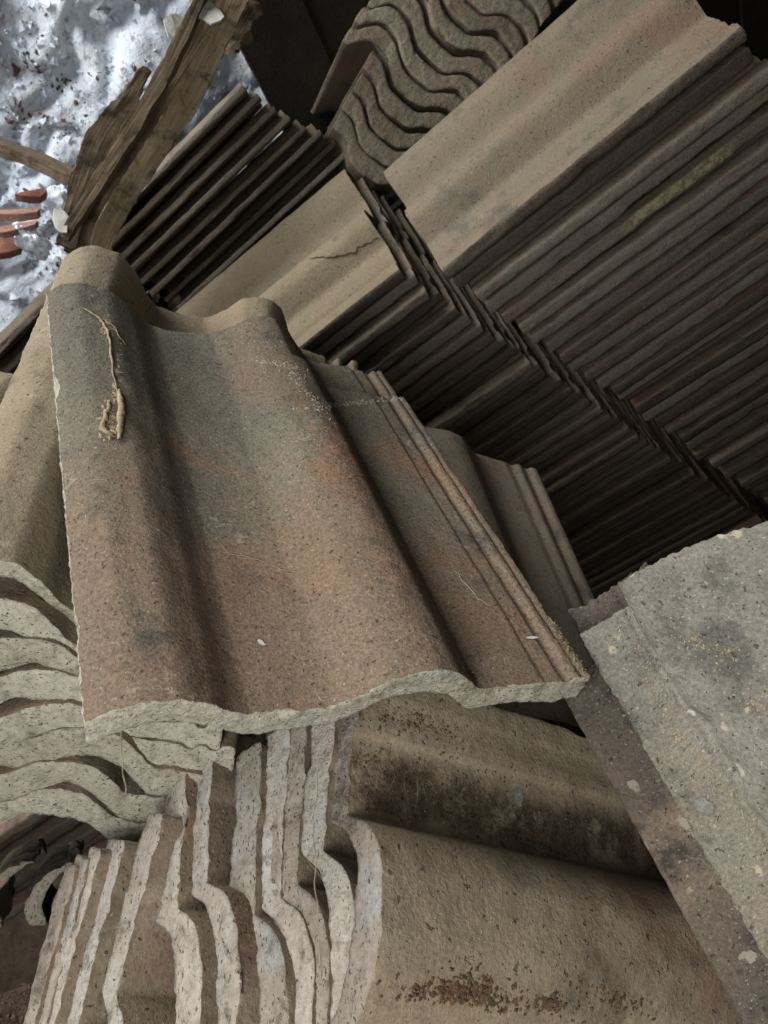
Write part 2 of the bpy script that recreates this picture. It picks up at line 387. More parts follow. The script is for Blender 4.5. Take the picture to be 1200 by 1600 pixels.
def pile(A0, u, v, stepvec, n, fan, names, group, label, jit=.006, vj=.0025, mesh_for=None, start=0, wsc=1):
    """A0: near corner (u=TW, v=0) of the uppermost tile in camera axes"""
    u = np.asarray(u, float); u /= np.linalg.norm(u); v = np.asarray(v, float); v -= u * (u @ v); v /= np.linalg.norm(v)
    w = np.cross(u, v)
    out = []
    for k in range(n):
        a = fan * k / max(1, n - 1) + random.gauss(0, .004)
        uk = rotv(rotv(u, w, random.gauss(0, .008)), v, random.gauss(0, .006)); vk = rotv(v, u, a); vk = rotv(vk, w, random.gauss(0, .006))
        A = np.asarray(A0, float) + np.asarray(stepvec) * k + v * random.gauss(0, vj if k else 0) + u * random.gauss(0, jit if k else 0)
        me = (mesh_for or {}).get(k) or variants[random.randrange(len(variants))]
        o = frame_obj(names, me, A - TW * uk, uk, vk, None)
        if wsc != 1: o.matrix_world = o.matrix_world @ Matrix.Diagonal((1, 1, wsc, 1))
        tag(o, label(k), 'roof tile', group)
        out.append(o)
    return out

w1 = np.cross(U1 / np.linalg.norm(U1), V1)
st1 = -w1 * .0268 + V1 * .0073
top1 = tile_mesh('pile_top_tile', [skin('dusty_tan_concrete', (.185, .152, .110), (.165, .143, .104), (.185, .132, .096), (.100, .094, .074), vary=.0, grain=.18), DIMC], prof=[(a, b * 1.5) for a, b in PROFP], th=.0172, nu=90, nv=60, seed=21, chip=.006, rough=.001)
pile(ray(690, 425, .98), U1, V1, st1, 40, -.05, 'concrete_tile', 'tiles of the right-hand flat pile',
     lambda k: 'dusty tan tile lying face up on top of the large right-hand pile' if k == 0 else ('yellow-lichened tile edge near the top of the right-hand pile' if k == 4 else 'edge of the %s tile from the top of the right-hand pile' % ORD[k]),
     mesh_for={0: top1, 4: lich})

U2 = np.array([.21, .68, -.70]); V2 = np.array([.80, -.51, -.31])
st2 = -np.cross(U2 / np.linalg.norm(U2), V2) * .0255 + V2 * .0072
A2 = ray(628, 430, 1.06)
PROFH = [(a, b * 1.5) for a, b in PROFP]
me2 = tile_mesh('middle_top_tile', [OLIVE, DIMC], prof=PROFH, th=.0172, nu=90, nv=30, seed=23, chip=.002)
midpile = pile(A2 - V2 / np.linalg.norm(V2) * TL, U2, V2, st2, 42, -.06, 'concrete_tile', 'tiles of the middle flat pile',
     lambda k: 'clean tan tile with two rolls lying on top of the middle pile' if k == 0 else 'edge of the %s tile from the top of the middle pile' % ORD[k],
     mesh_for={0: me2})

# taller pile behind, its tiles spaced apart
U3 = np.array([.125, .42, -.90]); V3 = np.array([.771, -.571, -.286])
v3 = V3 / np.linalg.norm(V3)
A3 = ray(375, 132, 1.22); B3 = ray(620, 274, 1.37)
st3 = (B3 - A3) / 10.5
pile(A3 - v3 * TL, U3, V3, st3, 21, -.02, 'concrete_tile', 'spaced tiles of the tall rear pile',
     lambda k: 'grey edge of the %s tile from the top of the spaced rear pile' % ORD[k], jit=.004, vj=.003, wsc=.58)
A3b = A3 - v3 * (TL + .03) + st3 * .6
pile(A3b - v3 * TL, U3, V3, st3 * 1.25, 7, -.02, 'concrete_tile', 'tiles of the pile at the left edge',
     lambda k: 'dark edge of the %s tile from the top of the pile at the left edge' % ORD[k], jit=.004, vj=.008, wsc=.8)

# low pile glimpsed under the left stack
A5 = ray(72, 1262, 1.0)
pile(A5 - V1 * TL, U1, V1, (ray(118, 1277, 1.02) - A5), 4, 0, 'concrete_tile', 'tiles glimpsed below the left stack',
     lambda k: ['uppermost', 'second', 'third', 'lowest'][k] + ' dark tile edge glimpsed in the shade below the left stack', jit=.002, vj=.002)

# ------------------------------------------------------------------ row of tiles on edge at the top, wavy ends to the camera
U4 = np.array([-.80, -.52, -.30]); W4 = np.array([.54, -.838, -.06])
U4 = U4 / np.linalg.norm(U4); W4 -= U4 * (U4 @ W4); W4 /= np.linalg.norm(W4); V4 = np.cross(W4, U4)
wavy = [tile_mesh('edge_standing_tile', [DARKT, core('dull_brown_tile_end_%d' % s, (.235, .200, .145), (.20, .160, .115), (.21, .20, .16), .16, .3)], prof=[(a, b * 1.15) for a, b in PROF], th=.030, nu=90, nv=10, nk=5, urange=(0, .212 if s == 0 else .262), seed=30 + s, chip=.004) for s in range(4)]
crest = [(650, 272), (663, 245), (680, 217), (694, 186), (716, 154), (733, 126), (756, 96), (776, 66), (795, 36), (815, 8), (836, -22), (858, -52)]
for n_, (px, py) in enumerate(crest):
    C0 = ray(px, py, 1.36 - .002 * n_)
    uu = rotv(U4, V4, random.gauss(0, .012)); vv = rotv(V4, U4, random.gauss(0, .01))
    o = frame_obj('edge_standing_tile', wavy[0 if n_ < 4 else 1 + n_ % 3], C0 - .05 * uu - .027 * np.cross(uu, vv) - TL * vv + vv * random.gauss(0, .003), uu, vv, None)
    tag(o, 'wavy end of the %s tile from the left in the top edge-standing row' % (['first'] + ORD[1:])[n_], 'roof tile', 'tiles standing on edge at the top')

# ------------------------------------------------------------------ left stack under the main tile
UL = np.array([.96, .17, .12]); UL /= np.linalg.norm(UL); VL = np.array([-.05, -.45, .89]); VL -= UL * (UL @ VL); VL /= np.linalg.norm(VL); WL = np.cross(UL, VL)
stackm = [tile_mesh('stacked_tile', [PINKD, PALEC], th=.0285, nu=150, nv=20, nk=8, seed=40 + s, chip=.0045, rough=.0015, thv=1.2) for s in range(4)]
LPS = [(118, 1008, .545, .03), (160, 1066, .555, .0), (186, 1115, .565, .02), (206, 1160, .572, -.02), (246, 1203, .58, .03), (206, 1246, .592, .0), (190, 1287, .605, -.02)]
for n_, (px, py, z, rt) in enumerate(LPS):
    uu = rotv(rotv(UL, VL, rt), WL, random.gauss(0, .02))
    o = frame_obj('stacked_tile', stackm[n_ % 4], ray(px - 10, py - 4, z) - .2535 * uu, uu, VL, None)
    tag(o, ['uppermost', 'second', 'third', 'fourth', 'fifth', 'sixth', 'lowest'][n_] + ' pale wavy tile end in the left stack under the big tile', 'roof tile', 'tiles of the left stack')

# ------------------------------------------------------------------ bottom stack of leaning tiles, ends to the camera
VB = np.array([-.835, -.348, -.425]); VB /= np.linalg.norm(VB)
PROFB = [(0, .008), (.02, .018), (.045, .022), (.07, .016), (.088, .003), (.096, 0), (.125, 0), (.146, .0008), (.1565, .006), (.168, .0155), (.183, .0215), (.203, .0245), (.222, .0240), (.236, .0205), (.2455, .0135), (.2505, .0050), (.2530, .0005), (.2550, 0), (.262, 0), (.293, 0), (.297, .0022), (.303, .0026), (.309, .002), (.315, .002), (.320, .003), (.331, .003), (.335, .002)]
BSC = 1.16
leanm = [tile_mesh('leaning_tile', [PINKD, PINKC], prof=PROFB, th=(.0215, .0185, .0240, .0205)[s], nu=170, nv=26, nk=7, seed=50 + s, chip=.0042, rough=.0010, thv=.9) for s in range(4)]
FRONTD = skin('soiled_shaded_red_brown_concrete', (.225, .182, .130), (.260, .218, .152), (.215, .148, .106), (.130, .106, .080), dirt_shade=((.249, .292), (.10, .150)), dust=.6, vary=.0, grain=.25)  # bands mix lodged soil with shade painted into hollow and trough
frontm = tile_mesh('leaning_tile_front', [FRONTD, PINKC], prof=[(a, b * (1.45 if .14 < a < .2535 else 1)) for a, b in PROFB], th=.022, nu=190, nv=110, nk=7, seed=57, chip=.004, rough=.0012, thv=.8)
BS = [((540, 1272), (557, 1036), .425), ((505, 1328), (519, 1080), .425), ((462, 1380), (473, 1120), .425), ((437, 1402), (446, 1120), .428), ((396, 1428), (402, 1125), .43),
      ((322, 1465), (326, 1135), .425), ((272, 1482), (288, 1166), .43), ((180, 1556), (250, 1272), .43), ((120, 1600), (190, 1313), .44), ((80, 1614), (153, 1325), .448), ((62, 1627), (136, 1338), .456), ((42, 1640), (115, 1352), .464)]
front_frame = None
VB1 = np.array([-.707, -.387, -.594]); VB1 /= np.linalg.norm(VB1)
for n_, (s2, tp_, z) in enumerate(BS):
    z = .425 + .0025 * n_
    S = ray(*s2, z * BSC); r_ = ray(*tp_, 1.0)
    VBn = VB if n_ == 0 else VB1
    zt = (VBn @ S) / (VBn @ r_)
    uu = r_ * zt - S; sc_ = min(1.42, max(BSC, np.linalg.norm(uu) / .0815)); uu /= np.linalg.norm(uu)
    vv = rotv(VB1, uu, -.012 * n_ + random.gauss(0, .006)) if n_ else VB
    org = (S - (.2535 * uu + TL * vv) * sc_) if n_ < 5 else (r_ * zt - (TW * uu + TL * vv) * sc_)
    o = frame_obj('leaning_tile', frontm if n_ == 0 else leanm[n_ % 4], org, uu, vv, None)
    o.matrix_world = o.matrix_world @ Matrix.Scale(sc_, 4)
    if n_ == 0: front_frame = o
    tag(o, 'dusty red-brown tile face with crumbs, rightmost of the leaning row at the bottom' if n_ == 0 else 'pale rough end of the %s leaning tile from the right at the bottom' % ORD[n_], 'roof tile', 'leaning tiles along the bottom')

# ------------------------------------------------------------------ the big tile in front, and the one under it
def quad(*c): return [W(ray(*p)) for p in c]
mc = quad((134, 1150, .452), (925, 1058, .52), (75, 480, .675), (600, 572, .75))
PROFM = [(a, b * 1.14) for a, b in PROF if a < .29] + [(.299, 0), (.3015, -.0016), (.313, -.0016), (.3165, -.0038), (.3195, -.0038), (.3225, .0008), (.326, .0008), (.3275, -.001), (.3295, .0012), (.333, .0012), (.335, 0)]
main_me = tile_mesh('big_tile', [BROWN, PALEC], prof=PROFM, th=.027, nu=230, nv=260, nk=10, seed=3, chip=.0045, rough=.0011, corners=mc, step=(.215, .360, .0085))
mo = link(bpy.data.objects.new('concrete_tile', main_me)); mo.location = mc[0]
tag(mo, 'big weathered brown double-roll tile lying across the middle of the picture', 'roof tile')

tc = quad((-112, 925, .53), (600, 1030, .60), (98, 432, .80), (560, 572, .90))
t2_me = tile_mesh('under_tile', [OLIVE, PALEC], prof=[(a, b * 1.75) for a, b in PROF], th=.019, nu=130, nv=90, nk=5, seed=5, chip=.0045, rough=.001, corners=tc)
t2 = link(bpy.data.objects.new('concrete_tile', t2_me)); t2.location = tc[0]
tag(t2, 'olive dusty tile half hidden underneath the big weathered tile', 'roof tile')

P11 = np.array([.19, -.051, .95]); P10 = np.array([.293, .256, .79]); P01 = np.array([-.132, -.14, .93]); P00 = np.array([-.029, .167, .77])
bc = [W(p) for p in (P00, P10, P01, P11)]
t3_me = tile_mesh('shaded_tile', [DARKT, DIMC], th=.016, nu=90, nv=40, seed=8, chip=.002, corners=bc)
t3 = link(bpy.data.objects.new('concrete_tile', t3_me)); t3.location = bc[0]
tag(t3, 'shaded tan tile in the dark gap right behind the big tile', 'roof tile')

# ------------------------------------------------------------------ grey ridge tile at the right and the dark one beneath it
PG = ray(903, 990, .55)
VG = np.array([.42, .83, -.36]); VG /= np.linalg.norm(VG)
UG = np.array([-.815, .565, .20]); UG -= VG * (UG @ VG); UG /= np.linalg.norm(UG); WG = np.cross(UG, VG)
def jog(u, v, w):
    if u < .294: v -= (.016 - .040 * min(1.8, (.294 - u) / .15) ** 2) * max(0, 1 - v / .14)
    u += (.006 * f1(v * 16, 3.3) + .004 * f1(v * 60, 7.3)) * math.exp(-((u - .2935) / .010) ** 2)
    w += .0016 * f1(u * 14, v * 14, 5.5)
    return u, v, w
_pr = random.Random(5)
PITS = [(_pr.uniform(.12, .325), _pr.uniform(.0, .26), _pr.uniform(.0022, .0065), _pr.uniform(.0008, .0028)) for _ in range(42)] + [(.215 + .004 * q + _pr.uniform(-.003, .003), .085 + .004 * q, _pr.uniform(.003, .005), .0026) for q in range(-4, 5)]
_jog = jog
def jog(u, v, w):
    u, v, w = _jog(u, v, w)
    for pu, pv, pr, pd in PITS:
        d2 = ((u - pu) ** 2 + (v - pv) ** 2) / pr ** 2 * (1 + .6 * f1(u * 240, v * 240))
        if d2 < 4: w -= pd * math.exp(-d2 * 1.4)
    return u, v, w
g_me = tile_mesh('grey_ridge_tile', [GREY, GREYC], prof=RIDGE, th=.019, nu=210, nv=230, nk=4, seed=61, chip=.007, rough=.0016, endfn=jog)
go = frame_obj('ridge_tile', g_me, PG - UG * TW, UG, VG, None)
tag(go, 'grey lichen-flecked ridge tile with a cracked flange at the right edge', 'ridge tile')
u_me = tile_mesh('under_ridge_tile', [MAUVE, DIMC], prof=RIDGE, th=.012, nu=40, nv=90, nk=3, urange=(.268, .335), seed=66, chip=.010, rough=.0014)
uo = frame_obj('ridge_tile', u_me, PG - UG * TW - WG * .024 - VG * .020, UG, VG, None)
tag(uo, 'brown broken edge of a tile peeping out above the grey ridge tile', 'ridge tile')
d_me = tile_mesh('dark_ridge_tile', [MAUVE, MAUVE], prof=FLATP, th=.016, nu=90, nv=80, nk=4, seed=63, chip=.004, rough=.0014)
PD = ray(868, 1068, .582)
do = frame_obj('ridge_tile', d_me, PD - UG * TW, UG, VG, None)
tag(do, 'dark mauve flanged tile showing as a strip under the grey ridge tile', 'ridge tile')


# ------------------------------------------------------------------ boards, sticks and shards at the upper left
def sweep(name, pts, ws, ts, nrm, mat, seed=0, sub=10, rag=.004):
    """board with a rectangular section following points (camera axes), widths ws across, thicknesses ts along nrm"""
    P = [np.asarray(p, float) for p in pts]; V = []; F = []; TP = []
    n = (len(P) - 1) * sub; rows = []
    for q in range(n + 1):
        i = min(q // sub, len(P) - 2); f = q / sub - i
        p0 = P[max(i - 1, 0)]; p1 = P[i]; p2 = P[i + 1]; p3 = P[min(i + 2, len(P) - 1)]
        p = .5 * (2 * p1 + (p2 - p0) * f + (2 * p0 - 5 * p1 + 4 * p2 - p3) * f * f + (3 * p1 - p0 - 3 * p2 + p3) * f**3)
        d = p2 - p1; d /= np.linalg.norm(d)
        N = np.asarray(nrm, float); N = N - d * (N @ d); N /= np.linalg.norm(N); S = np.cross(d, N)
        w_ = ws[i] * (1 - f) + ws[i + 1] * f; t_ = ts[i] * (1 - f) + ts[i + 1] * f
        ring = []
        sec = [(-.5, .5), (-.25, .5), (0, .5), (.25, .5), (.5, .5), (.5, 0), (.5, -.5), (0, -.5), (-.5, -.5), (-.5, 0)]
        for k, (a, b) in enumerate(sec):
            aa = a * w_ + (rag * (noise.noise((q * .22, k * .15 + a * 3, seed)) + .6 * noise.noise((q * .9, a * 5, seed + 4))) if abs(a) > .4 else 0)
            bb = b * t_ + rag * .5 * noise.noise((q * .3, k * .8, seed + 9))
            ring.append(len(V)); V.append(tuple(D(p + S * aa + N * bb))); TP.append((aa + seed, q / sub * .1, bb))
        rows.append(ring)
    m = len(rows[0])
    for r0, r1 in zip(rows[:-1], rows[1:]):
        for k in range(m): F.append((r0[k], r0[(k + 1) % m], r1[(k + 1) % m], r1[k]))
    F.append(tuple(reversed(rows[0]))); F.append(tuple(rows[-1]))
    c = np.mean(np.array(V), 0)
    me = bpy.data.meshes.new(name); me.from_pydata([tuple(np.array(v) - c) for v in V], [], F); me.materials.append(mat); me.update()
    at = me.attributes.new('tp', 'FLOAT_VECTOR', 'POINT'); at.data.foreach_set('vector', np.array(TP, dtype=np.float32).ravel())
    o = link(bpy.data.objects.new(name, me)); o.location = Vector(c) + Vector((0, 0, CAMH))
    return o
tag(sweep('curved_board', [ray(385, -25, 1.14), ray(345, 50, 1.145), ray(303, 135, 1.15), ray(258, 212, 1.16), ray(208, 288, 1.17), ray(172, 350, 1.17), ray(150, 410, 1.18)], [.024, .030, .036, .034, .032, .032, .032], [.02] * 7, (.45, .15, -1), M_WOOD, 1, rag=.0035),
    'pale curved rotten timber sweeping from the top down to the left', 'timber')
tag(sweep('dark_timber', [ray(372, -40, 1.20), ray(318, 60, 1.20), ray(262, 150, 1.20), ray(205, 238, 1.20), ray(150, 325, 1.20), ray(118, 400, 1.20)], [.034, .038, .040, .038, .036, .034], [.02] * 6, (.4, .2, -1), M_WOODD, 6, rag=.004),
    'dark broad timber behind and between the lath and the curved timber', 'timber')
tag(sweep('dark_lath', [ray(322, -20, 1.115), ray(272, 88, 1.115), ray(212, 195, 1.12), ray(158, 280, 1.13), ray(100, 372, 1.14)], [.012, .018, .020, .018, .014], [.022] * 5, (.2, .2, -1), M_WOODD, 2, rag=.003),
    'thin dark lath running alongside the pale curved timber', 'lath')
tag(sweep('brown_board', [ray(232, 108, 1.16), ray(190, 172, 1.165), ray(155, 232, 1.17), ray(128, 300, 1.18), ray(100, 385, 1.18)], [.010, .032, .050, .040, .026], [.012] * 5, (.5, .3, -1), M_WOODB, 3, rag=.005),
    'broad brown broken board left of the dark lath', 'board')
tag(sweep('stick', [ray(-20, 222, 1.2), ray(60, 252, 1.2), ray(132, 288, 1.19)], [.030, .026, .020], [.018] * 3, (.1, -.75, -.6), M_WOODB, 4),
    'short weathered stick pointing in from the left edge before the white wall', 'stick')
tag(sweep('twisted_stub', [ray(395, 5, 1.25), ray(372, 45, 1.25), ray(350, 80, 1.27)], [.03, .045, .02], [.03] * 3, (.2, .2, -1), M_WOODB, 5, rag=.012),
    'knotty stub of wood in the shade at the top of the boards', 'wood')
def shard(name, c, r1, r2, th, ax, ang, mat, label, cat, seed):
    N = 9; V = []; F = []
    rnd = random.Random(seed); nrm = np.asarray(ax, float); nrm /= np.linalg.norm(nrm)
    e1 = np.cross(nrm, (0, 1, .2)); e1 /= np.linalg.norm(e1); e2 = np.cross(nrm, e1)
    e1, e2 = e1 * math.cos(ang) + e2 * math.sin(ang), -e1 * math.sin(ang) + e2 * math.cos(ang)
    for s in (.5, -.5):
        rr = random.Random(seed)
        for k in range(N):
            a = 2 * math.pi * k / N; q = rr.uniform(.65, 1.1)
            V.append(tuple(D(e1 * r1 * q * math.cos(a) + e2 * r2 * q * math.sin(a) + nrm * (s * th + .1 * r1 * math.cos(a) ** 2))))
    F = [tuple(range(N)), tuple(reversed(range(N, 2 * N)))] + [(k, k + N, (k + 1) % N + N, (k + 1) % N) for k in range(N)]
    me = bpy.data.meshes.new(name); me.from_pydata(V, [], F); me.materials.append(mat); me.update()
    o = link(bpy.data.objects.new(name, me)); o.location = Vector(W(c)); tag(o, label, cat); return o
shard('tile_shard', ray(52, 308, 1.26), .032, .012, .012, (.2, -.6, -.7), .5, M_TERRA, 'curved dark red clay shard just below the stick', 'shard', 3)
shard('tile_shard', ray(20, 338, 1.24), .045, .012, .012, (.1, -.7, -.6), .25, M_PINKS, 'long pale red clay shard at the left edge', 'shard', 5)
shard('tile_shard', ray(25, 360, 1.23), .042, .010, .010, (.1, -.6, -.7), .45, M_PINKS, 'lower pale red clay shard under the long one', 'shard', 9)
shard('tile_shard', ray(10, 385, 1.25), .034, .022, .014, (.3, -.4, -.8), .9, M_TERRA, 'dark red clay lump at the left edge below the pale shards', 'shard', 12)
shard('tile_shard', ray(22, 104, 1.62), .026, .014, .012, (.2, -.2, -.9), 1.9, M_TERRA, 'small red shard stuck in the white wall', 'shard', 15)
import bmesh
def lump(name, c, r, mat, label, cat, seed):
    bm = bmesh.new(); bmesh.ops.create_icosphere(bm, subdivisions=4, radius=1)
    for v_ in bm.verts:
        d_ = v_.co.normalized(); k = 1 + .4 * noise.fractal(d_ * 1.2 + Vector((seed, 0, 0)), 1.0, 2, 4)
        v_.co = Vector((d_.x * r[0], d_.y * r[1], d_.z * r[2])) * k
    me = bpy.data.meshes.new(name); bm.to_mesh(me); bm.free(); me.materials.append(mat); me.update()
    o = link(bpy.data.objects.new(name, me)); o.location = W(c); o.rotation_euler = (seed, seed * 2.1, seed * .7); tag(o, label, cat)
lump('rubble_stone', ray(52, 378, 1.26), (.035, .02, .02), M_WALL, 'grey rubble lump beside the red shards', 'rubble', 2.1)
lump('rubble_stone', ray(90, 318, 1.3), (.03, .022, .02), M_WALL, 'small pale rubble lump right of the dark red clay shard', 'rubble', 6.1)
shard('plastic_scrap', ray(322, 18, 1.12), .045, .02, .003, (.1, -.3, -.9), 2.5, M_SHEET, 'pale scrap of sheet caught at the top of the boards', 'scrap', 31)
shard('plastic_scrap', ray(275, 45, 1.15), .03, .02, .003, (.4, -.3, -.8), 1.2, M_SHEET, 'crumpled pale scrap left of the top of the dark lath', 'scrap', 33)
shard('plastic_scrap', ray(97, 345, 1.13), .024, .012, .003, (.2, -.3, -.9), 1.7, M_SHEET, 'whitish web scrap hanging at the foot of the brown board', 'scrap', 36)

# ------------------------------------------------------------------ broken pieces and soil at the lower left
ARC = [(0, 0), (.006, .014), (.016, .024), (.03, .029), (.044, .025), (.054, .015), (.06, 0)]
for q, (px, py, z, ln, lab) in enumerate([(4, 1350, .63, 0, 'brown broken roll of tile at the far lower left, left of two'), (72, 1352, .66, .12, 'pale-edged broken roll of tile beside the leaning row, right of two')]):
    u = np.array([.05 - .3 * ln, .97, -.1]); w_ = np.array([-1, 0, -.3]); v = np.cross(w_, u)
    me = tile_mesh('broken_roll', [MAUVE if q else OLIVE, GREYC if q else DIMC], prof=ARC, th=.013, W_=.06, L_=.07, urange=(0, .047), nu=36, nv=18, nk=5, seed=70 + q, chip=.011, rough=.003)
    o = frame_obj('broken_roll', me, ray(px + 25, py, z) - .07 * v / np.linalg.norm(v), u, v, None); tag(o, lab, 'tile piece')
c0 = W((-.42, .49, .70))
def mfn(s, t):
    a = s * 2 * math.pi; r = t * .42
    x, y = r * math.cos(a), r * math.sin(a)
    h = c0[2] * math.exp(-(r / .20) ** 2) + .018 * noise.fractal((x * 40, y * 40, 3), .7, 2, 5) * (1 - t)
    return (x, y, h - .02)
sb = link(bpy.data.objects.new('soil_heap', grid_mesh('soil_heap', 96, 80, mfn, M_SOIL))); sb.location = (c0[0], c0[1], 0); sb['kind'] = 'structure'

# ------------------------------------------------------------------ small things lying on the tiles
from mathutils.bvhtree import BVHTree
bpy.context.view_layer.update()
def bvh(o):
    mw = o.matrix_world; me = o.data
    return BVHTree.FromPolygons([mw @ v.co for v in me.vertices], [tuple(p.vertices) for p in me.polygons])
TREES = {k: bvh(o) for k, o in dict(main=mo, front=front_frame, grey=go, under=t2, soil=sb, wall=wl, mid=midpile[0]).items()}
ORG = Vector((0, 0, CAMH))
def hit(px, py, key):
    d = Vector(D(ray(px, py, 1.0))).normalized()
    p, n, i, dist = TREES[key].ray_cast(ORG, d)
    if p is None: return None, None
    if n.dot(d) > 0: n = -n
    return p, n

def crumbs(name, key, clusters, mat, label, cat, size=(.0004, .0016), seed=1, flat=.6, long_=1.0, parent=None):
    rnd = random.Random(seed); V = []; F = []
    for px, py, sx, sy, cnt, rot in clusters:
        for _ in range(cnt):
            a, b = rnd.gauss(0, sx), rnd.gauss(0, sy)
            p, n = hit(px + a * math.cos(rot) - b * math.sin(rot), py + a * math.sin(rot) + b * math.cos(rot), key)
            if p is None: continue
            r = size[0] + (size[1] - size[0]) * rnd.random() ** 3
            t1 = n.orthogonal().normalized(); t2_ = n.cross(t1); an = rnd.uniform(0, 6.28)
            e1 = t1 * math.cos(an) + t2_ * math.sin(an); e2 = n.cross(e1)
            b0 = len(V); ll = 1 + (long_ - 1) * rnd.random()
            for k in range(4):
                q = 6.283 * k / 4 + rnd.uniform(-.4, .4); m = r * rnd.uniform(.6, 1.2)
                V.append(p + e1 * m * ll * math.cos(q) + e2 * m * math.sin(q) + n * r * flat * rnd.uniform(-.2, .5))
            V.append(p + n * r * flat * rnd.uniform(.6, 1.4) + e1 * r * rnd.uniform(-.4, .4)); V.append(p - n * r * .4)
            for k in range(4): F += [(b0 + k, b0 + (k + 1) % 4, b0 + 4), (b0 + (k + 1) % 4, b0 + k, b0 + 5)]
    if not V: return
    c = sum(V, Vector()) / len(V)
    me = bpy.data.meshes.new(name); me.from_pydata([tuple(v - c) for v in V], [], F); me.materials.append(mat); me.update()
    o = link(bpy.data.objects.new(name, me)); o.location = c; tag(o, label, cat, kind='stuff'); return o
crumbs('crumbs', 'front', [(650, 1130, 40, 9, 420, .25), (640, 1215, 60, 16, 420, .4), (770, 1285, 100, 9, 620, .22), (600, 1255, 25, 8, 160, .1), (700, 1200, 110, 40, 260, .2)], M_CRUMB,
       'dark rotted crumbs in the hollow of the rightmost leaning tile', 'crumbs', size=(.00015, .0015), seed=2)
crumbs('crumbs', 'front', [(730, 1545, 26, 12, 460, .1), (690, 1552, 40, 8, 260, 0), (800, 1565, 60, 9, 260, .1), (855, 1570, 12, 8, 90, 0), (960, 1560, 40, 8, 120, .3)], M_CRUMB,
       'reddish rotted crumbs along the bottom edge of the rightmost leaning tile', 'crumbs', size=(.0002, .0021), seed=3, long_=1.8)
crumbs('pale_specks', 'main', [(440, 800, 230, 260, 240, 0), (620, 760, 60, 160, 60, 0), (660, 1000, 80, 60, 50, 0), (800, 930, 60, 90, 50, 0)], M_STRAW, 'pale dust specks scattered over the big tile', 'specks', size=(.0002, .0009), seed=4, flat=.4, long_=3)
crumbs('web_dust', 'main', [(430, 568, 28, 3, 160, .2), (460, 585, 12, 6, 90, .9), (485, 618, 20, 3, 130, .9), (510, 634, 8, 4, 60, 0), (565, 629, 38, 2, 220, -.08), (612, 622, 14, 3, 70, -.1)], M_WEB, 'dusty web crust along the step at the upper right of the big tile', 'dust', size=(.0003, .0013), seed=14, flat=.7, long_=2.5)
crumbs('dark_grit', 'main', [(300, 700, 140, 200, 120, 0), (700, 800, 60, 160, 90, 0)], M_CRUMB, 'dark grit scattered over the big tile', 'grit', size=(.0002, .0010), seed=5)
crumbs('dark_grit', 'under', [(60, 650, 50, 100, 50, 0), (235, 480, 14, 12, 40, 0), (280, 480, 40, 12, 20, 0)], M_CRUMB, 'dark grit on the olive tile under the big tile', 'grit', size=(.0004, .0022), seed=6)
crumbs('mossy_grit', 'grey', [(1015, 1060, 10, 70, 160, -.45), (1060, 1140, 8, 60, 200, -.6), (1150, 1260, 8, 70, 220, -.65), (992, 965, 5, 30, 60, 0), (1130, 1015, 30, 5, 90, .2), (1185, 1095, 14, 16, 90, .2), (1075, 1000, 12, 6, 30, .2), (1080, 1000, 90, 90, 260, 0), (1120, 1300, 80, 90, 160, 0)], M_STRAW,
       'yellowish grit along the crack of the grey ridge tile', 'grit', size=(.0003, .0013), seed=7, flat=.5)
crumbs('soil_crumbs', 'soil', [(50, 1520, 40, 60, 900, 0), (70, 1430, 40, 20, 200, 0)], M_CRUMB, 'crumbs on the soil at the lower left corner', 'crumbs', size=(.0008, .004), seed=8)
crumbs('moss', 'main', [(872, 975, 5, 24, 260, -.6), (893, 1010, 8, 22, 260, -.65)], M_MOSS, 'dry moss in the lower end of the rib channel of the big tile', 'moss', size=(.0006, .002), seed=9, flat=1.2, long_=2.5)

def strand(name, key, pts, r, mat, lift=.0006, parent=None, seed=0, wob=3.0, sub=8, taper=True):
    P = []
    rnd = random.Random(seed)
    for i in range(len(pts) - 1):
        for k in range(sub):
            f = k / sub
            P.append((pts[i][0] * (1 - f) + pts[i + 1][0] * f, pts[i][1] * (1 - f) + pts[i + 1][1] * f))
    P.append(pts[-1]); V = []; F = []; rows = []
    Q = []
    for i, (x, y) in enumerate(P):
        x += wob * noise.noise((i * .35, seed, 1)); y += wob * noise.noise((i * .35, seed, 5))
        p, n = hit(x, y, key)
        if p is None: continue
        Q.append((p + n * (lift + r * .5), n))
    for i, (p, n) in enumerate(Q):
        d = (Q[min(i + 1, len(Q) - 1)][0] - Q[max(i - 1, 0)][0]).normalized(); s_ = d.cross(n).normalized(); n2 = s_.cross(d)
        rr = r * (1 + .5 * noise.noise((i * .6, seed, 9)) + .5 * noise.noise((i * 2.3, seed, 3))) * ((.35 + .65 * math.sin(math.pi * (i + .6) / (len(Q) + .2))) if taper else 1)
        rows.append(range(len(V), len(V) + 5))
        for k in range(5):
            a = 6.283 * k / 5; V.append(p + s_ * rr * math.cos(a) + n2 * rr * math.sin(a))
    for r0, r1 in zip(rows[:-1], rows[1:]):
        for k in range(5): F.append((r0[k], r0[(k + 1) % 5], r1[(k + 1) % 5], r1[k]))
    c = Q[0][0]
    me = bpy.data.meshes.new(name); me.from_pydata([tuple(v - c) for v in V], [], F); me.materials.append(mat)
    me.polygons.foreach_set('use_smooth', [True] * len(F)); me.update()
    o = link(bpy.data.objects.new(name, me)); o.location = c
    if parent:
        o.parent = parent; o.matrix_parent_inverse = Matrix.Identity(4); o.location = c - parent.location
    return o
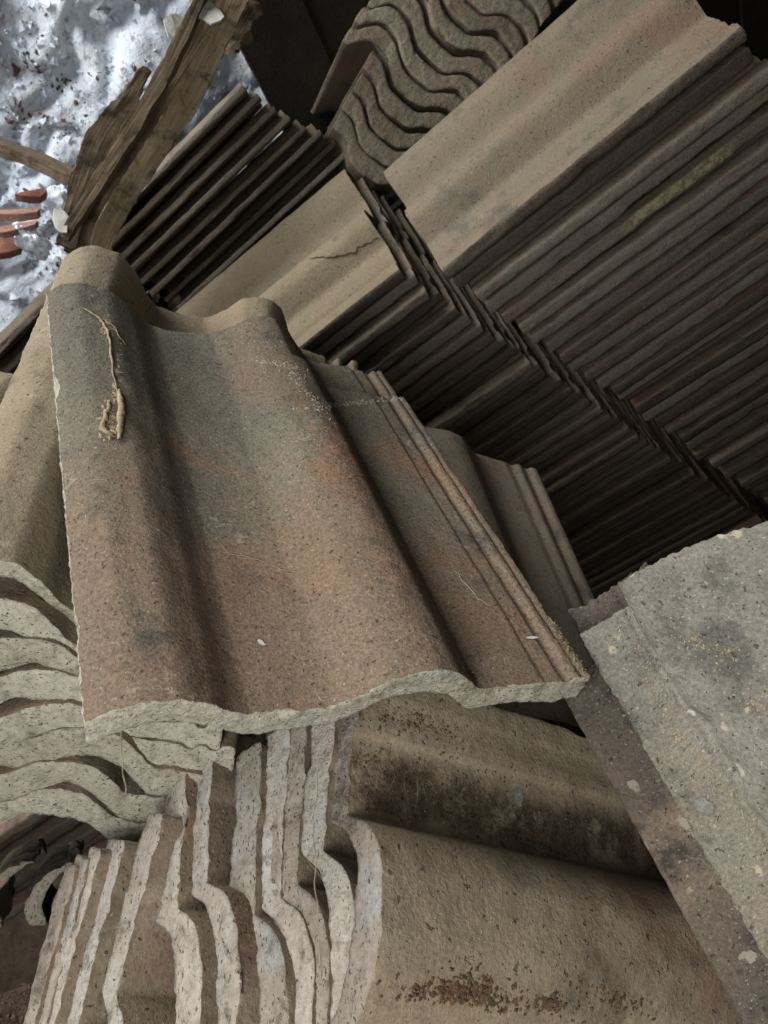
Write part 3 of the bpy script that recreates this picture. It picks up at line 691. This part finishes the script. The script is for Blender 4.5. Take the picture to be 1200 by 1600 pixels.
crumbs('wall_litter', 'wall', [(120, 120, 130, 120, 90, 0), (60, 330, 60, 60, 120, 0), (40, 100, 14, 30, 60, 0), (95, 130, 30, 12, 80, .6), (60, 190, 40, 10, 80, .3)], M_CRUMB, 'dark leaf litter and grit caught on the white rubble wall', 'litter', size=(.001, .006), seed=15, flat=.7, long_=2.2)
crumbs('plaster_bits', 'wall', [(120, 150, 130, 140, 700, 0), (60, 340, 60, 60, 300, 0)], M_WALL, 'loose plaster bits on the white rubble wall', 'plaster', size=(.002, .014), seed=16, flat=.9)
crumbs('husk_fluff', 'main', [(170, 660, 7, 16, 200, .1), (168, 512, 4, 9, 70, .3), (180, 600, 3, 30, 90, .15)], M_STRAW, 'papery fluff of the dried stem on the left roll', 'fluff', size=(.0004, .0021), seed=17, flat=.5, long_=2.5)
# dried stem with a husk on the left roll
p0, _ = hit(150, 500, 'main')
ds = link(bpy.data.objects.new('dried_stem', None)); ds.location = p0; ds.empty_display_size = .01
tag(ds, 'dried stem with a papery husk on the left roll of the big tile', 'stem')
strand('stem', 'main', [(128, 482), (150, 495), (166, 512), (172, 535), (176, 580), (185, 625)], .0011, M_STRAW, .0008, ds, 1)
strand('stem', 'main', [(150, 497), (172, 505), (196, 540)], .0006, M_STRAW, .0006, ds, 2)
strand('husk', 'main', [(186, 612), (190, 640), (188, 665), (186, 690)], .0030, M_STRAW, .0004, ds, 3, wob=2)
strand('husk', 'main', [(172, 628), (166, 650), (160, 672), (172, 680), (184, 676)], .0022, M_STRAW, .0004, ds, 4, wob=4)
webs = [('main', [(338, 842), (358, 866), (395, 872), (440, 890), (500, 903)], .00035, 'fine pale fibre curving across the trough of the big tile'),
        ('main', [(552, 742), (600, 746), (645, 752), (668, 742)], .0003, 'thin thread across the flat right side of the big tile'),
        ('main', [(705, 885), (725, 910), (748, 936), (768, 948)], .0005, 'crusty thread near the right ribs of the big tile')]
for q, (key, pts, r, lab) in enumerate(webs):
    tag(strand('web_thread', key, pts, r, M_WEB, .0002, None, 20 + q), lab, 'thread')
tag(strand('dead_twig', 'mid', [(484, 404), (505, 402), (530, 400), (552, 394), (575, 378), (600, 368)], .0013, M_CRUMB, .0004, None, 31, wob=4), 'thin dark twig lying across the clean tan tile of the middle pile', 'twig')
def flake(name, key, px, py, lx, ly, rot, mat, label, cat):
    p, n = hit(px, py, key); t1 = Vector(D((math.cos(rot), math.sin(rot), 0))); t1 = (t1 - n * t1.dot(n)).normalized(); t2_ = n.cross(t1)
    V = []
    NF = 18
    for s_ in (.0009, .0002):
        for k in range(NF):
            a = 6.283 * k / NF; q = .8 + .45 * noise.noise((math.cos(a) * 1.6, math.sin(a) * 1.6, px * .37)) + .2 * noise.noise((math.cos(a) * 5, math.sin(a) * 5, py * .37))
            V.append(t1 * lx * q * math.cos(a) + t2_ * ly * q * math.sin(a) + n * (s_ + .0006 * math.cos(a)))
    F = [tuple(range(NF)), tuple(reversed(range(NF, 2 * NF)))] + [(k, k + NF, (k + 1) % NF + NF, (k + 1) % NF) for k in range(NF)]
    me = bpy.data.meshes.new(name); me.from_pydata([tuple(v) for v in V], [], F); me.materials.append(mat); me.update()
    o = link(bpy.data.objects.new(name, me)); o.location = p; tag(o, label, cat)
flake('white_flake', 'main', 409, 1005, .0042, .0016, .8, M_WHITE, 'small white flake in the trough of the big tile', 'flake')
flake('white_flake', 'main', 832, 997, .0048, .0012, 0, M_WHITE, 'small white flake near the lower right ribs of the big tile', 'flake')
flake('red_chip', 'main', 265, 593, .0030, .0014, .1, M_TERRA, 'tiny red chip in the upper trough of the big tile', 'chip')
flake('paint_spot', 'front', 810, 1246, .0042, .0085, .1, M_SPOT, 'pale grey spot on the hollow of the rightmost leaning tile', 'spot')
flake('wood_chip', 'front', 855, 1568, .006, .0045, .7, M_CRUMB, 'brown wood chip at the bottom edge of the rightmost leaning tile', 'chip')
flake('lichen_spot', 'grey', 1100, 1258, .0075, .0058, .3, M_SPOT, 'round pale lichen spot on the flange of the grey ridge tile', 'lichen')

def thread3d(pts, r, label, seed, wob=.0012):
    V = []; F = []; rows = []; P = [np.asarray(ray(*p)) for p in pts]; sub = 10; n = (len(P) - 1) * sub
    for q in range(n + 1):
        i = min(q // sub, len(P) - 2); f = q / sub - i; p = P[i] * (1 - f) + P[i + 1] * f
        p = p + wob * np.array([noise.noise((q * .3, seed, 1)), noise.noise((q * .3, seed, 2)), 0])
        rr = r * (1 + .6 * noise.noise((q * .5, seed, 7)))
        rows.append(range(len(V), len(V) + 4))
        for k in range(4): V.append(tuple(D(p - P[0] + np.array([rr * math.cos(k * 1.571), 0, rr * math.sin(k * 1.571)]))))
    for r0, r1 in zip(rows[:-1], rows[1:]):
        for k in range(4): F.append((r0[k], r0[(k + 1) % 4], r1[(k + 1) % 4], r1[k]))
    me = bpy.data.meshes.new('web_thread'); me.from_pydata(V, [], F); me.materials.append(M_WEB); me.update()
    o = link(bpy.data.objects.new('web_thread', me)); o.location = W(P[0]); tag(o, label, 'thread')
thread3d([(498, 1190, .475), (490, 1290, .47), (494, 1400, .465), (500, 1500, .455), (506, 1610, .445)], .00035, 'dusty web strand hanging down over the leaning tile ends', 5)
thread3d([(188, 1128, .47), (190, 1175, .50), (196, 1240, .52)], .0005, 'dusty web strand hanging from the lower left corner of the big tile', 8)
thread3d([(480, 1340, .472), (520, 1400, .475), (545, 1470, .475)], .00025, 'thin slanting web strand between the first two leaning tile ends', 11)
print('tris', sum(len(m.polygons) * 2 for m in bpy.data.meshes))
